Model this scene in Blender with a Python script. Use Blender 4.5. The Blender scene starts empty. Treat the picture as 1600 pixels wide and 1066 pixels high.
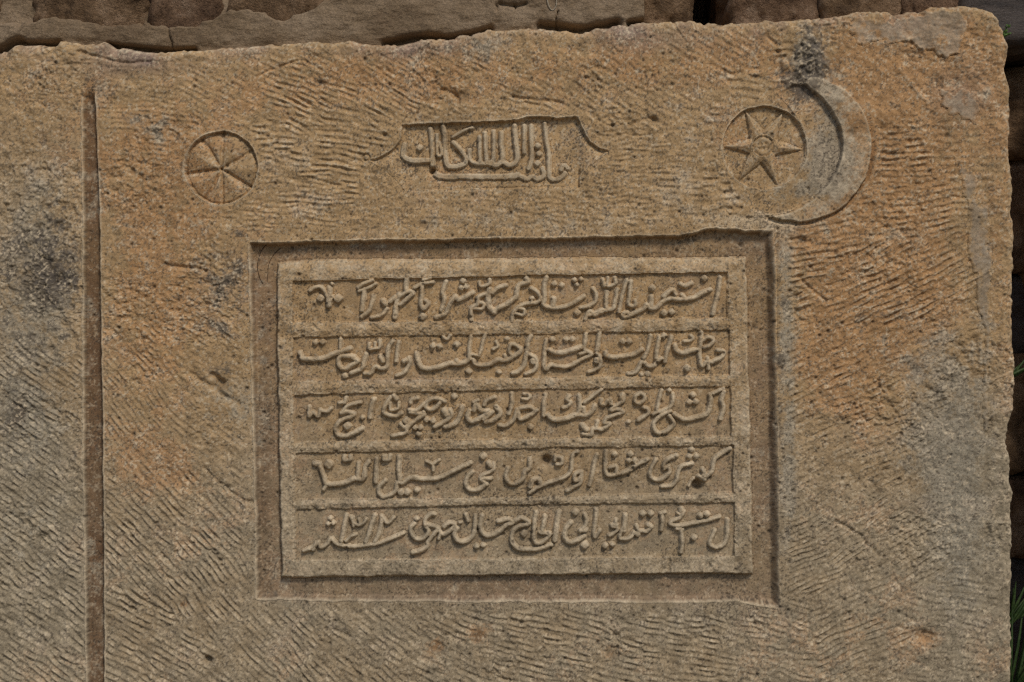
import bpy, math, random
import numpy as np
R_ = math.radians
# ---------------------------------------------------------------- camera / light
sc = bpy.context.scene
PX = 0.001                      # one photo unit on the slab's face = 1 mm
ZB = 1500.0                     # the slab's foot lies at y = 1500
def P(x, y, h=0.0):             # point on the wall: x right, y down, h towards the viewer (mm)
    return (x*PX, -h*PX, (ZB-y)*PX)
cam_d = bpy.data.cameras.new('camera'); cam = bpy.data.objects.new('camera', cam_d)
sc.collection.objects.link(cam); sc.camera = cam
cam_d.lens = 50; cam_d.sensor_width = 36; cam_d.clip_start = 0.05; cam_d.clip_end = 200
cam.location = (0.8, -1.6*50/36, (ZB-533)*PX); cam.rotation_euler = (R_(90), 0, 0)
SUN_DIR = np.array((0.30, -0.66, 0.78)); SUN_DIR /= np.linalg.norm(SUN_DIR)
elev = math.asin(SUN_DIR[2]); azim = math.atan2(SUN_DIR[0], SUN_DIR[1])
w = bpy.data.worlds.new('World'); sc.world = w; w.use_nodes = True
nt = w.node_tree; nt.nodes.clear()
sky = nt.nodes.new('ShaderNodeTexSky'); sky.sky_type = 'NISHITA'; sky.sun_disc = False
sky.sun_elevation = elev; sky.sun_rotation = azim
bg = nt.nodes.new('ShaderNodeBackground'); bg.inputs[1].default_value = 0.075
wo = nt.nodes.new('ShaderNodeOutputWorld')
nt.links.new(sky.outputs[0], bg.inputs[0]); nt.links.new(bg.outputs[0], wo.inputs[0])
sd_ = bpy.data.lights.new('sun', 'SUN'); sd_.energy = 1.9; sd_.angle = R_(13); sd_.color = (1, .92, .80)
sun = bpy.data.objects.new('sun', sd_); sc.collection.objects.link(sun)
from mathutils import Vector
sun.rotation_euler = Vector(SUN_DIR).to_track_quat('Z', 'Y').to_euler()
sc.view_settings.view_transform = 'Standard'; sc.view_settings.look = 'None'
sc.view_settings.exposure = 0.08; sc.view_settings.gamma = 1
sc.render.engine = 'CYCLES'; sc.cycles.use_denoising = False; sc.cycles.pixel_filter_type = 'BLACKMAN_HARRIS'; sc.cycles.filter_width = 1.25
sc.render.resolution_x = 1024; sc.render.resolution_y = 682

# ---------------------------------------------------------------- noise helpers
def vn(X, Y, s, seed):                      # value noise, -1..1
    T = np.random.RandomState(seed).rand(256, 256).astype(np.float32)*2-1
    u = X/s + 1000.37; v = Y/s + 1000.71
    iu = np.floor(u).astype(np.int32); iv = np.floor(v).astype(np.int32)
    fu = (u-iu).astype(np.float32); fv = (v-iv).astype(np.float32)
    fu = fu*fu*(3-2*fu); fv = fv*fv*(3-2*fv)
    i0 = iu & 255; i1 = (iu+1) & 255; j0 = iv & 255; j1 = (iv+1) & 255
    a = T[j0, i0]*(1-fu)+T[j0, i1]*fu; b = T[j1, i0]*(1-fu)+T[j1, i1]*fu
    return a*(1-fv)+b*fv
def fbm(X, Y, s, seed, o=4, g=.55):
    t = 0; a = 1; n = 0
    for k in range(o):
        t = t + a*vn(X, Y, s/2**k, seed+k*7); n += a; a *= g
    return t/n
def sst(a, b, x):
    t = np.clip((x-a)/(b-a), 0, 1); return t*t*(3-2*t)
def spl(pts, n=6):                          # Catmull-Rom through the points
    p = np.array(pts, float)
    if len(p) < 3: return p
    q = np.vstack([2*p[0]-p[1], p, 2*p[-1]-p[-2]]); out = []
    for i in range(1, len(q)-2):
        for k in range(n):
            t = k/n
            out.append(.5*((2*q[i])+(-q[i-1]+q[i+1])*t+(2*q[i-1]-5*q[i]+4*q[i+1]-q[i+2])*t*t+(-q[i-1]+3*q[i]-3*q[i+1]+q[i+2])*t**3))
    out.append(p[-1]); return np.array(out)
def seg_dist(X, Y, p):
    d = np.full(X.shape, 1e9, np.float32)
    for (x0, y0), (x1, y1) in zip(p[:-1], p[1:]):
        dx, dy = x1-x0, y1-y0; L = dx*dx+dy*dy+1e-9
        t = np.clip(((X-x0)*dx+(Y-y0)*dy)/L, 0, 1)
        d = np.minimum(d, (X-x0-t*dx)**2+(Y-y0-t*dy)**2)
    return np.sqrt(d)
def poly_sd(X, Y, p):                       # > 0 inside
    p = np.array(p, float); q = np.vstack([p, p[:1]])
    d = seg_dist(X, Y, q); ins = np.zeros(X.shape, bool)
    for (x0, y0), (x1, y1) in zip(q[:-1], q[1:]):
        if y0 == y1: continue
        c = (y0 > Y) != (y1 > Y)
        ins ^= c & (X < (x1-x0)*(Y-y0)/(y1-y0)+x0)
    return np.where(ins, d, -d)

# ---------------------------------------------------------------- the writing, traced stroke by stroke
# T ox oy scale: origin of the following lines; L: a new letter; "w x,y x,y ...": a stroke of width w; D r x,y: separate dots
TEXT = {}
TEXT['cartouche'] = """
T 620 170 10
L
75 120,560 95,700 120,760 200,800 320,810 520,805
L
68 520,310 540,450 550,600 560,750 555,880
48 620,400 625,600 640,730 700,690 660,520
L
70 720,270 740,400 745,600 760,760 790,880 880,905 1040,870 1085,780 1010,660 880,520
48 870,440 1020,350 1180,290
L
78 600,1010 690,1055 900,1060 1300,1062 1600,1060 1780,1052 1900,1035
L
55 1130,640 1140,780 1200,840 1300,850 1430,850 1500,800
55 1290,440 1290,640 1300,840
60 1375,380 1380,600 1400,840
60 1510,350 1515,600 1500,830
D 50 355,610
T 770 170 10
L
68 130,370 130,530 150,700 150,820
74 340,260 350,400 370,600 385,760 340,850 250,880 150,830 60,880 -20,860 -60,850
L
58 490,260 490,680
L
66 600,260 600,500 610,720 590,850 560,930
62 450,1060 540,1095 620,1060 700,1095 800,1040 780,930
L
60 810,230 830,450 870,700 880,1000 900,1080 980,1105 1080,1060 1130,1000
60 1070,950 1110,880 1170,930
D 48 720,700 700,850 700,580
"""
TEXT['line1'] = """
T 460 425 8
L
46 190,235 260,195 330,200 385,270 405,340 412,430
62 430,200 430,300 420,420
40 470,310 440,360
D 46 320,330
D 52 540,335
D 26 460,145
L
44 790,195 860,145 970,105
40 800,240 900,205 1010,150
56 870,220 860,330 840,480
L
52 980,300 970,380 930,490 840,560
L
70 1105,360 1135,400
44 1150,460 1090,535 960,570
L
56 1190,370 1260,310
60 1300,280 1270,400 1250,570
50 1320,410 1480,270
56 1400,80 1390,170 1395,250
46 1260,340 1400,250 1480,250
L
44 1500,200 1590,150 1730,125
40 1605,100 1700,70
54 1590,150 1590,290 1580,400 1610,460 1670,400 1640,360
D 46 1600,560
T 640 420 8
L
54 450,160 410,290 430,380 400,520
L
56 330,610 440,560 480,490 520,410 570,350 600,390 680,360 790,300
D 36 665,150
D 36 645,240
D 36 708,225
L
40 870,170 890,220 990,190 1000,130
L
48 770,640 770,500 850,440 860,360 960,310
42 800,495 900,500 930,440 870,420
66 1000,260 980,360 990,470 1060,540
50 1040,300 1100,240 1200,205
56 1060,540 1110,490 1220,440 1330,350 1340,280 1370,200 1480,170 1460,120
L
48 1280,650 1300,540 1390,460 1500,430 1600,420 1630,370 1590,290 1520,240
40 1320,560 1420,580 1430,510 1370,490
D 30 1530,370
T 800 420 8
L
52 430,110 405,200 400,380 400,460 500,490 650,480 780,420 900,345
66 520,380 515,460
D 34 530,190
D 34 620,205
D 32 785,140
D 28 865,130
D 28 815,200
L
46 1020,250 1055,320 1040,410 950,470 860,490
L
42 1135,130 1160,215
40 1200,110 1200,215 1290,180 1280,110
L
50 1190,290 1180,400 1190,500 1260,500 1290,430 1320,260
50 1180,520 1110,520 1040,580 970,530 920,630
46 1130,540 1050,545 970,580
D 44 820,550
L
48 1440,150 1380,320 1340,540
L
48 1490,160 1470,330 1460,450 1540,460 1545,400
T 960 420 8
L
48 115,560 170,545 185,595 125,605 105,575
54 200,580 280,540 370,500 410,450 470,500 540,480 600,420 690,375 800,380 900,380 1010,360 1100,300 1200,260
58 465,350 465,460
50 620,350 680,290 740,265 770,320
50 850,325 895,370
D 40 480,240
L
52 830,190 890,212 970,180
D 40 1130,120
D 42 625,555
D 42 720,545
L
50 1325,110 1300,300 1270,430 1235,570
"""
TEXT['line2'] = """
T 460 515 8
L
56 60,290 90,360 200,375 350,360 480,310 600,270 690,235
44 570,120 570,240
D 38 258,160
D 38 345,155
L
54 740,340 600,335 545,370 560,460 620,495 700,450 785,395 720,350
D 40 625,580
L
52 700,550 840,490 860,400 890,310
50 880,550 950,545 1005,470 1090,490 1150,460 1160,350 1170,230 1220,150
56 1070,340 1100,400
L
42 930,180 930,245 1000,240 1060,220 1060,140
34 1000,170 1000,225
L
48 1300,160 1280,280 1270,400
L
66 1370,400 1400,390
46 1430,350 1430,430 1370,540 1275,580
T 640 510 8
L
58 85,340 110,450 150,515 250,530 400,500 500,465 600,470 680,455 740,405 745,360
56 580,430 600,470
46 765,130 745,250 742,350
30 745,370 790,355 860,370
40 945,95 910,200 890,300 865,370
D 34 285,250
D 36 370,250
D 40 585,230
D 38 740,565
L
40 410,130 465,160 510,110
L
54 790,420 830,470 920,490 1020,470 1100,420 1190,425 1260,400 1370,330 1385,275
42 1370,270 1330,240 1265,230 1240,310 1285,370
44 1190,365 1205,410
L
38 1080,195 1100,250 1045,290
D 30 1215,160
D 30 1115,580
L
54 1515,120 1475,200 1465,320 1450,400 1430,490 1370,560 1290,590
L
70 1540,430 1545,450
44 1470,340 1570,395 1592,460 1560,550 1450,600
T 800 510 8
L
46 425,170 410,330 400,480 430,540 480,490 560,500 680,510 800,460 900,400 1000,350 910,290 910,200 930,90
40 850,350 920,322
L
58 470,300 540,330 660,325 780,290 860,260
D 36 505,165
D 36 680,165
D 36 755,165
L
52 1095,90 1080,200 1065,300
L
70 1060,420 1060,440
44 1060,340 1105,400 1100,500 1050,550 960,580
L
54 1175,330 1180,370 1270,390 1400,375 1530,350 1630,290
D 38 1390,190
D 38 1465,190
T 960 510 8
L
48 455,120 435,240 400,340 370,400
L
50 570,140 540,260 530,400
48 590,400 540,440 500,490 440,510 380,460 340,450 310,520 270,580 180,600
D 28 345,605
D 36 420,600
D 36 625,120
L
52 715,130 690,230 650,360 635,440
L
58 760,240 780,300 850,340 950,310 1070,290
L
50 1090,80 1090,150 1080,250 1070,340 1080,440 1095,495
46 1120,170 1180,140 1240,170 1210,230 1130,270
50 1110,495 1160,450 1240,445 1350,380 1370,320 1300,300
46 1170,400 1185,530
L
38 960,120 990,150 950,180 880,190
D 44 915,525
"""
TEXT['line3'] = """
T 460 605 8
L
44 180,250 180,370 230,320 290,370 320,290
44 340,300 410,305 450,270
L
44 550,200 620,190 640,130
L
54 580,330 640,310 740,340 700,370 600,410 540,450 510,530 540,600 620,620 720,590 840,520
44 600,310 660,240 820,195
D 50 655,490
D 30 845,385
L
58 990,160 960,250 940,380
L
50 1200,130 1140,220 1110,310 1160,345 1260,370 1330,330
56 1240,110 1270,150
36 1190,200 1200,290 1290,270 1300,200
L
50 1450,320 1580,345 1610,320
46 1580,360 1460,460 1400,520 1385,580 1220,615
46 1330,470 1370,510
46 1600,230 1500,320
D 46 1395,425
D 34 1505,510
D 34 1570,510
D 34 1545,590
T 640 600 8
L
48 100,180 30,200 10,240
44 180,250 70,340 -10,330
46 0,360 140,380 170,395 0,500 -60,550
L
50 430,225 370,195 280,190 210,240 200,300 260,330 330,290 380,235
D 38 555,160
D 38 210,450
D 38 285,465
L
80 430,340 470,390
50 500,330 520,400 430,480 310,545
L
56 660,290 620,420 560,500 440,545
L
58 740,340 720,420 770,475 850,450 930,400 1000,350 890,330 830,260 800,330
38 800,235 850,210
L
48 930,270 960,210 1060,170
L
54 1080,290 1130,350 1120,400 1040,460 950,480
46 1040,350 930,450
L
48 1280,120 1280,250 1240,380
L
46 1120,520 1200,530 1300,450 1340,320
50 1350,320 1370,430 1430,435 1560,350 1500,290 1380,310
44 1560,350 1590,330
T 800 600 8
L
38 130,190 195,190 220,150 150,130
D 36 230,545
L
50 420,140 400,250 395,400
L
58 450,390 500,440 600,450 700,430 820,385 920,395 1000,350 1040,280
50 840,150 850,260 830,380
60 890,300 900,350
L
42 900,235 1000,165 1120,70
L
46 715,150 690,200 730,230 700,280 640,300
L
46 1120,200 1120,250 1170,260 1200,210 1240,260 1230,190
L
72 1380,150 1385,190
46 1390,220 1310,270 1240,330 1320,320 1390,355 1300,385 1190,430 1160,490 1220,500 1130,570 1060,550 1070,470
66 880,520 930,580
48 890,635 990,640 1010,570 1070,560
T 960 600 8
L
44 340,120 275,150 260,220 320,245 375,200 370,140 320,125
L
46 370,300 420,320 420,380 300,460
L
44 595,80 560,200 545,350 690,295 730,220 730,130
46 545,350 490,380
L
50 700,340 610,380 510,470 500,570 560,620 650,600 740,520 740,470 690,400
56 750,380 850,440 930,450 1010,430 1140,390 1190,330 1210,200 1200,140
L
40 1240,120 1370,60
L
54 1370,100 1345,200 1370,300 1335,440
D 30 690,85
D 36 990,140
D 38 945,230
D 38 1025,230
D 26 180,480
"""
TEXT['line4'] = """
T 460 695 8
L
64 250,240 300,250
54 310,270 340,340 370,450 400,500 520,500 640,480 750,430 850,440 860,370
46 360,570 410,490
50 800,230 785,420
56 920,220 880,280 870,400
D 56 425,250
L
50 620,150 620,200 690,190 690,150
L
54 1025,180 1015,300 1010,470
L
44 1110,150 1110,190 1180,190 1190,140
30 1140,140 1145,190
L
54 1300,150 1300,300 1310,430
50 1130,455 1060,520 1050,600 1100,660 1180,640 1260,580 1280,480 1350,480 1420,430 1500,410 1600,440 1680,430
D 44 1330,600
D 44 1405,600
D 38 1530,575
T 640 695 8
L
50 40,420 150,435 320,430 480,370 620,300 760,235
36 210,215 280,250 290,330
36 280,250 360,200
L
50 780,350 720,410 700,500 750,570 850,570 960,490
52 960,500 900,440 950,430 1010,430
66 990,240 1010,270
42 1045,240 1040,320 900,400 890,440
D 42 915,150
L
50 1230,300 1200,390 1230,470 1300,500 1410,440 1440,340 1500,290 1500,180
T 800 690 8
L
60 230,570 260,490 330,480 360,540
44 220,650 300,590 440,530 560,490 680,440 740,370 750,270 760,180 820,130
L
44 560,200 620,210 620,280 560,290
44 545,190 535,240
L
46 850,380 790,420 790,500 860,450 870,380
44 870,430 850,530 760,580 690,620
L
48 1065,170 1030,270 1010,400 970,550
L
50 1180,130 1170,250 1175,380 1220,430 1340,410 1460,370 1590,280 1700,230
48 1220,330 1300,320 1310,400
D 36 1285,165
D 36 1485,165
D 34 1470,240
D 36 1540,245
T 960 690 8
L
48 520,230 470,330 450,420 500,480 600,470 690,400 680,340 620,320 660,240 780,180
40 680,310 630,350
L
46 600,570 710,560 780,490 800,400 830,330 880,300 980,280
D 36 970,105
D 36 945,190
D 38 1030,190
L
50 1110,350 1130,410 1090,470 1170,430 1220,380 1240,280 1270,210 1350,150 1450,95
56 1060,440 1130,480
40 940,560 1000,470
"""
TEXT['line5'] = """
T 460 785 8
L
44 110,615 240,560 290,510 320,570 400,530 450,460 500,510 600,550 760,560 900,545 1050,520 1200,460 1360,390
44 230,600 260,520
D 30 445,210
D 30 420,275
D 30 480,265
L
56 640,170 620,280 600,400 580,490
L
40 640,490 700,430 760,410
L
42 700,190 740,270 800,290 860,260 890,220
34 800,220 810,270
34 720,200 730,310
L
54 1000,170 960,280 920,420 890,500
L
50 1085,180 1080,280 1050,400 1000,500
40 1090,180 1150,260 1200,240 1230,200
D 30 1525,215
T 640 785 8
L
48 60,270 10,330 30,420 100,470 190,440 230,360 190,280 200,210 270,155 310,160
50 190,280 270,300 340,330 300,400 230,490 210,560 130,610 30,640
50 350,330 400,400 480,380 560,290 500,260 430,310
40 380,380 360,460
L
54 590,330 560,400 590,480 650,500 740,470 800,400 820,280 820,180
44 700,160 730,240
34 620,260 640,260
D 34 835,560
D 32 915,545
L
52 905,175 885,260 890,350 930,410 1000,425 1100,390 1180,320 1210,290 1290,260 1220,220 1110,250
L
52 1320,240 1380,205 1440,220 1490,275 1360,310 1290,370 1270,470 1320,560 1420,595 1600,590 1680,570 1770,540
D 42 1430,400
T 800 780 8
L
48 300,170 280,300 270,480 310,560 400,530 480,450 400,430 350,420
50 410,220 395,330 370,430
L
62 590,170 560,300 550,420 535,520
L
56 730,300 670,380 660,490 720,550 820,520 900,470
66 860,400 920,390
46 910,200 930,260 920,330 880,380
D 44 795,170
D 50 910,580
L
46 1050,130 1045,260 1030,380 1040,480 1100,400
L
42 1305,265 1290,310 1250,340 1320,370 1290,420 1220,465
46 1250,330 1310,330
D 36 1165,590
D 30 1260,575
L
44 1415,210 1410,300 1370,400 1350,490 1430,510 1500,470 1530,420 1570,460 1590,430 1560,340
56 1420,210 1400,400
T 960 780 8
L
44 280,440 330,410 400,410 440,380
62 430,330 460,350
D 38 360,190
D 38 455,190
L
48 600,200 600,300 590,390
40 580,190 635,175
L
66 840,130 845,150
46 870,160 830,230 720,290 720,330 850,340 1000,310 1150,280 1320,225
36 800,180 830,200
L
48 830,370 845,450 850,550 835,670
38 780,380 860,385
D 36 1085,215
D 38 1160,195
D 38 1000,490
L
50 1255,400 1200,540 1220,590 1290,610 1370,570 1410,480 1420,270
"""
def parse(t):
    out = []; ox = oy = 0; s = 8; cur = None
    for ln in t.strip().splitlines():
        a = ln.split()
        if a[0] == 'T': ox, oy, s = map(float, a[1:])
        elif a[0] == 'L': cur = ['letter', []]; out.append(cur)
        elif a[0] == 'D':
            for q in a[2:]:
                x, y = map(float, q.split(',')); out.append(['dot', [(float(a[1])*2/s, [(ox+x/s, oy+y/s)]*2)]])
        else:
            cur[1].append((float(a[0])/s, [(ox+float(q.split(',')[0])/s, oy+float(q.split(',')[1])/s) for q in a[1:]]))
    return out

# ---------------------------------------------------------------- the grid of the slab's face
xs = np.concatenate([[-520, -519.9], np.arange(-515, -12, 5), np.arange(-12, 446, 1.4), np.arange(446, 1186, 1.05), np.arange(1186, 1603, 1.4)])
ys = np.concatenate([np.arange(-14, 418, 1.4), np.arange(418, 884, 1.05), np.arange(884, 1074, 1.4), np.arange(1076, 1495, 6), [1499.9, 1500]])
X, Y = np.meshgrid(xs, ys); X = X.astype(np.float32); Y = Y.astype(np.float32)
NY, NX = X.shape
wx = vn(X, Y, 17, 1)*1.1 + vn(X, Y, 6, 2)*.7; wy = vn(X, Y, 17, 3)*1.1 + vn(X, Y, 6, 4)*.7
XW = X+wx; YW = Y+wy                                         # hand-cut wobble of every edge
XL = X+wx*.35; YL = Y+wy*.35

# --- outline
TOPP = [(-600,86),(-60,84),(0,82),(22,70),(40,69),(85,72),(92,61),(130,68),(165,66),(180,74),(230,78),(262,80),(300,78),(345,74),(400,70),(450,66),(480,64),(530,64),(545,62),(560,66),(600,70),(640,68),(655,60),(700,61),(720,55),(735,56),(760,47),(800,44),(850,44),(885,46),(905,49),(925,46),(960,39),(1000,35),(1030,34),(1060,30),(1100,34),(1120,36),(1145,32),(1185,34),(1200,30),(1250,28),(1300,27),(1340,18),(1370,17),(1400,19),(1440,15),(1470,8),(1500,8),(1530,7),(1545,14),(1560,26),(1570,45),(1577,80),(1640,300)]
RGT = [(0,1540),(15,1548),(30,1563),(50,1573),(80,1577),(110,1574),(135,1581),(165,1580),(200,1581),(212,1577),(235,1580),(270,1581),(300,1584),(330,1582),(370,1587),(400,1586),(440,1585),(490,1584),(530,1584),(570,1589),(610,1586),(640,1586),(670,1577),(695,1575),(710,1581),(735,1581),(750,1578),(775,1585),(800,1582),(830,1583),(900,1582),(960,1581),(1030,1582),(1100,1583),(1500,1584)]
yt = np.interp(X+wx*1.5, *zip(*TOPP)); xr = np.interp(Y+wy*1.5, *zip(*RGT))
dT = YW+wy-yt; dR = xr-(XW+wx*.6)
edge = np.minimum(dT, dR)

# --- chisel marks
SEEDS = [  # x, y, angle of the ridges (deg, down to the right is +), strength, period
 (60,620,38,.75,11),(50,820,36,1.05,11),(60,1000,34,1.1,12),(230,640,50,.5,10),(250,800,44,1.0,11.5),(300,900,50,1.1,11),(230,1010,30,1.15,12),
 (60,450,42,.25,10),(60,200,20,.15,10),(230,180,8,.35,10),(240,360,15,.15,11),(440,240,2,1.2,12),(530,240,10,1.2,11),(480,150,22,1.1,11),(360,150,28,.5,10),
 (600,130,26,.7,10),(760,110,22,.5,10),(1020,150,30,.5,12),(960,110,34,.4,11),(480,300,0,.7,10),(640,330,2,.25,10),(850,320,2,.4,11),(1050,300,0,.6,12),(1000,250,-3,.55,10),
 (1110,250,5,1.0,15),(1400,240,-3,1.1,12),(1420,310,-5,1.1,12),(1480,200,4,.5,14),(1400,160,40,.3,14),(1300,380,-8,1.1,12),(1330,440,-22,1.2,12),(1430,420,-26,1.1,12),(1300,540,-28,.8,12),(1350,640,-26,.8,12),(1480,560,-22,.5,13),
 (1290,750,-34,.5,11),(1300,850,-30,.9,9.5),(1400,860,-30,.8,10),(1350,960,-24,.8,11),(1500,800,10,.15,14),(1480,980,12,.4,12),
 (460,1000,46,1.0,11.5),(600,1000,38,1.1,12),(700,1030,28,1.1,12),(800,1010,14,1.0,11.5),(920,1000,16,1.0,11.5),(1050,1000,6,1.0,11),(1180,1000,14,.8,11),(330,500,30,.35,11),(330,650,40,.4,11)]
SD = np.array([q[:2] for q in SEEDS], float); SA = np.array([q[2] for q in SEEDS], float); SS = np.array([q[3] for q in SEEDS], float); SP = np.array([q[4] for q in SEEDS], float)
CH = np.zeros(X.shape, np.float32)
fx_ = xs; fy_ = ys; rw = np.random.RandomState(5)
def strike(cx, cy, a, L, wd, d):
    """one blow of the chisel: a short straight furrow, steep above, with a thrown-up lip below"""
    R0 = L/2+wd*2.2
    x0 = np.searchsorted(fx_, cx-R0); x1 = np.searchsorted(fx_, cx+R0); y0 = np.searchsorted(fy_, cy-R0); y1 = np.searchsorted(fy_, cy+R0)
    if x1-x0 < 3 or y1-y0 < 3: return
    x_ = fx_[x0:x1][None, :]-cx; y_ = fy_[y0:y1][:, None]-cy; c, s_ = math.cos(a), math.sin(a)
    u = (x_*c+y_*s_)/(L/2); v = (-x_*s_+y_*c)/wd+.22*u*u
    en = np.clip(1.25-u*u*1.25, 0, 1)**.6
    z = np.where(v < 0, -np.exp(-(v/.45)**2), -np.exp(-(v/.95)**2))+.75*np.exp(-((v-1.75)/.62)**2)
    CH[y0:y1, x0:x1] += (z*en*d).astype(np.float32)
for k in range(len(SEEDS)):
    a0 = R_(SA[k]); per = SP[k]*.82; bw = 30.
    c0, s0 = math.cos(a0), math.sin(a0); M = int(230/bw)+1; Nn = int(230/per)+1
    for bi in range(-M, M+1):
        ph = rw.rand()*per; lean = rw.uniform(-.12, .12); sh_ = rw.uniform(-4, 4); wave = rw.uniform(0, 6.28)
        for vi in range(-Nn, Nn+1):
            u = bi*bw+sh_+rw.uniform(-3.5, 3.5)+4*math.sin(vi*.5+wave); v = vi*per+ph+rw.uniform(-1.6, 1.6)
            cx = SD[k, 0]+u*c0-v*s0; cy = SD[k, 1]+u*s0+v*c0
            if not (-520 < cx < 1600 and 20 < cy < 1090): continue
            d2 = ((SD-(cx+rw.normal()*9, cy+rw.normal()*9))**2).sum(1); kk = d2.argmin()
            if kk != k or rw.rand() < .05: continue
            strike(cx, cy, a0+lean+rw.normal()*.07, bw*rw.uniform(.85, 1.5), per*.36*rw.uniform(.8, 1.25), SS[k]*rw.uniform(.55, 1.1))
rough = fbm(X, Y, 22, 31, 5, .62); fine = fbm(X, Y, 5, 41, 3, .7); big = fbm(X, Y, 210, 51, 3)
ridged = 1-np.abs(fbm(X, Y, 14, 71, 3, .6))*2.2
patch = sst(-.35, .35, fbm(X, Y, 70, 81, 3))
CH *= (.6+.5*patch)*(.8+.5*vn(X, Y, 13, 83))
grit = vn(X, Y, 3.1, 84)*.6+vn(X, Y, 5.5, 85)*.5

# --- zones where the mason smoothed the face
def rect_sd(poly): return poly_sd(XW, YW, poly)
REC = [(389,379),(500,376),(700,373),(900,371),(1010,367),(1060,368),(1110,357),(1150,357),(1165,361),(1208,358),(1211,420),(1214,600),(1217,800),(1219,951),(1185,947),(1150,938),(1110,941),(900,940),(600,939),(401,937),(399,800),(394,600)]
recS = rect_sd(REC)
smooth = sst(26, 4, np.where(recS < 0, -recS, 0)+fbm(X, Y, 30, 91, 2)*14)
ROS = (345.5, 262.5); rr = np.hypot(XW-ROS[0], YW-ROS[1]); ra = np.degrees(np.arctan2(Y-264.5, X-346))
DSK = (1195., 231.); dr = np.hypot(XW-DSK[0], YW-DSK[1])
tx = lambda l: [(1110+a/4.1, 100+b/4.1) for a, b in l]
CRO = spl(tx([(620,95),(690,88),(760,112),(860,170),(940,250),(1000,350),(1025,450),(1030,560),(1010,680),(950,800),(860,905),(750,970),(620,1008),(480,1005),(370,980)]), 4)
CRI = spl(tx([(430,972),(520,950),(640,880),(750,775),(815,670),(842,560),(838,440),(800,340),(740,250),(660,175),(600,125)]), 4)
creS = poly_sd(XW, YW, np.vstack([CRO, CRI]))
BAND = np.vstack([CRI, tx([(520,130),(430,190),(500,260),(560,340),(610,430),(625,520),(600,620),(540,710),(450,770),(340,800),(270,850),(250,920),(330,975)])])
bandS = poly_sd(XW, YW, BAND)
CAR = [(627,195),(700,191),(770,189),(810,187),(822,182),(840,181),(870,184),(903,182),(908,192),(913,208),(922,222),(936,231),(954,236),(938,246),(915,262),(907,275),(906,291),(800,295),(700,296),(632,297),(618,278),(600,262),(577,250),(590,245),(606,238),(618,228),(626,217)]
carS = poly_sd(XW, YW, CAR)
cutS = np.maximum.reduce([12-np.abs(rr-57), -np.abs(dr-66)+9, 10-np.abs(creS), bandS+6, carS+8, 60-rr, 68-dr])
smooth = np.maximum(smooth, sst(-8, 6, cutS))
gx0 = np.interp(Y, [0,150,400,700,1066,1500], [127,128,130,130,135,140]); gx1 = np.interp(Y, [0,150,260,400,700,1066,1500], [146,148,153,157,161,163,168])
grS = np.minimum(np.minimum(X+wx*.8-gx0, gx1-(X+wx*.8)), (Y-138)*.12+wy)
smooth = np.maximum(smooth, sst(-6, 1, grS))
cornerR = sst(0, 1, (X-1395)/60+(130-Y)/160)*sst(230, 130, Y)            # broken, uncut upper right corner
topm = sst(34, 10, dT+vn(X, Y, 40, 95)*12)
rgtm = sst(46, 30, dR+vn(X, Y, 60, 96)*10)
flatR = np.clip(cornerR+topm+rgtm*.8, 0, 1)
pitz = sst(.1, .6, fbm(X, Y, 90, 97, 2)+.8*np.exp(-((X-60)/110)**2-((Y-330)/260)**2)+.7*np.exp(-((X-330)/60)**2-((Y-470)/120)**2))

H = big*3.0 + rough*(1.1+1.7*(1-smooth)) + fine*.55*(1-.4*smooth)
H += CH*2.0*(1-smooth)*(1-flatR)
H += grit*(.55-.2*smooth)+pitz*(1-smooth)*(fbm(X, Y, 11, 86, 3, .7)*3.2-1.5*sst(.1, .6, fbm(X, Y, 26, 88, 3)))
H += -np.clip(ridged-.5, 0, 1)*pitz*3.2*(1-smooth)
H += (fbm(X, Y, 36, 101, 5, .65)*4.6)*flatR+cornerR*(2.5*np.abs(fbm(X*.8+Y*.5, Y*1.6-X*.4, 20, 103, 3))-1)
H += -np.abs(fbm(X, Y, 60, 105, 3))*7*cornerR
H -= 7*np.exp(-((X-1436)/42)**2-((Y-92)/26)**2)+4*np.exp(-((X-1430)/60)**2-((Y-130)/26)**2)
H -= 8*np.exp(-((X-1447)/16)**2-((Y-994)/11)**2)+3*np.exp(-((X-280)/24)**2-((Y-742)/18)**2)
cr_ = np.exp(-((X-1264)/26)**2-((Y-86)/44)**2)+.7*np.exp(-((X-1245)/34)**2-((Y-130)/16)**2); H += cr_*(3+6*rough+5*fbm(X, Y, 8, 87, 3, .8))                # rough crust above the crescent
H += np.where(X > 1215, 2.0*np.exp(-((X-1222)/7)**2), 0)*sst(350, 380, Y)*sst(960, 930, Y)
# smoothed margin strip at the right, old guide line
H -= 2.2*np.exp(-((X-1541+wx)/7)**2)*sst(250, 300, Y)*sst(1020, 900, Y)
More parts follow.
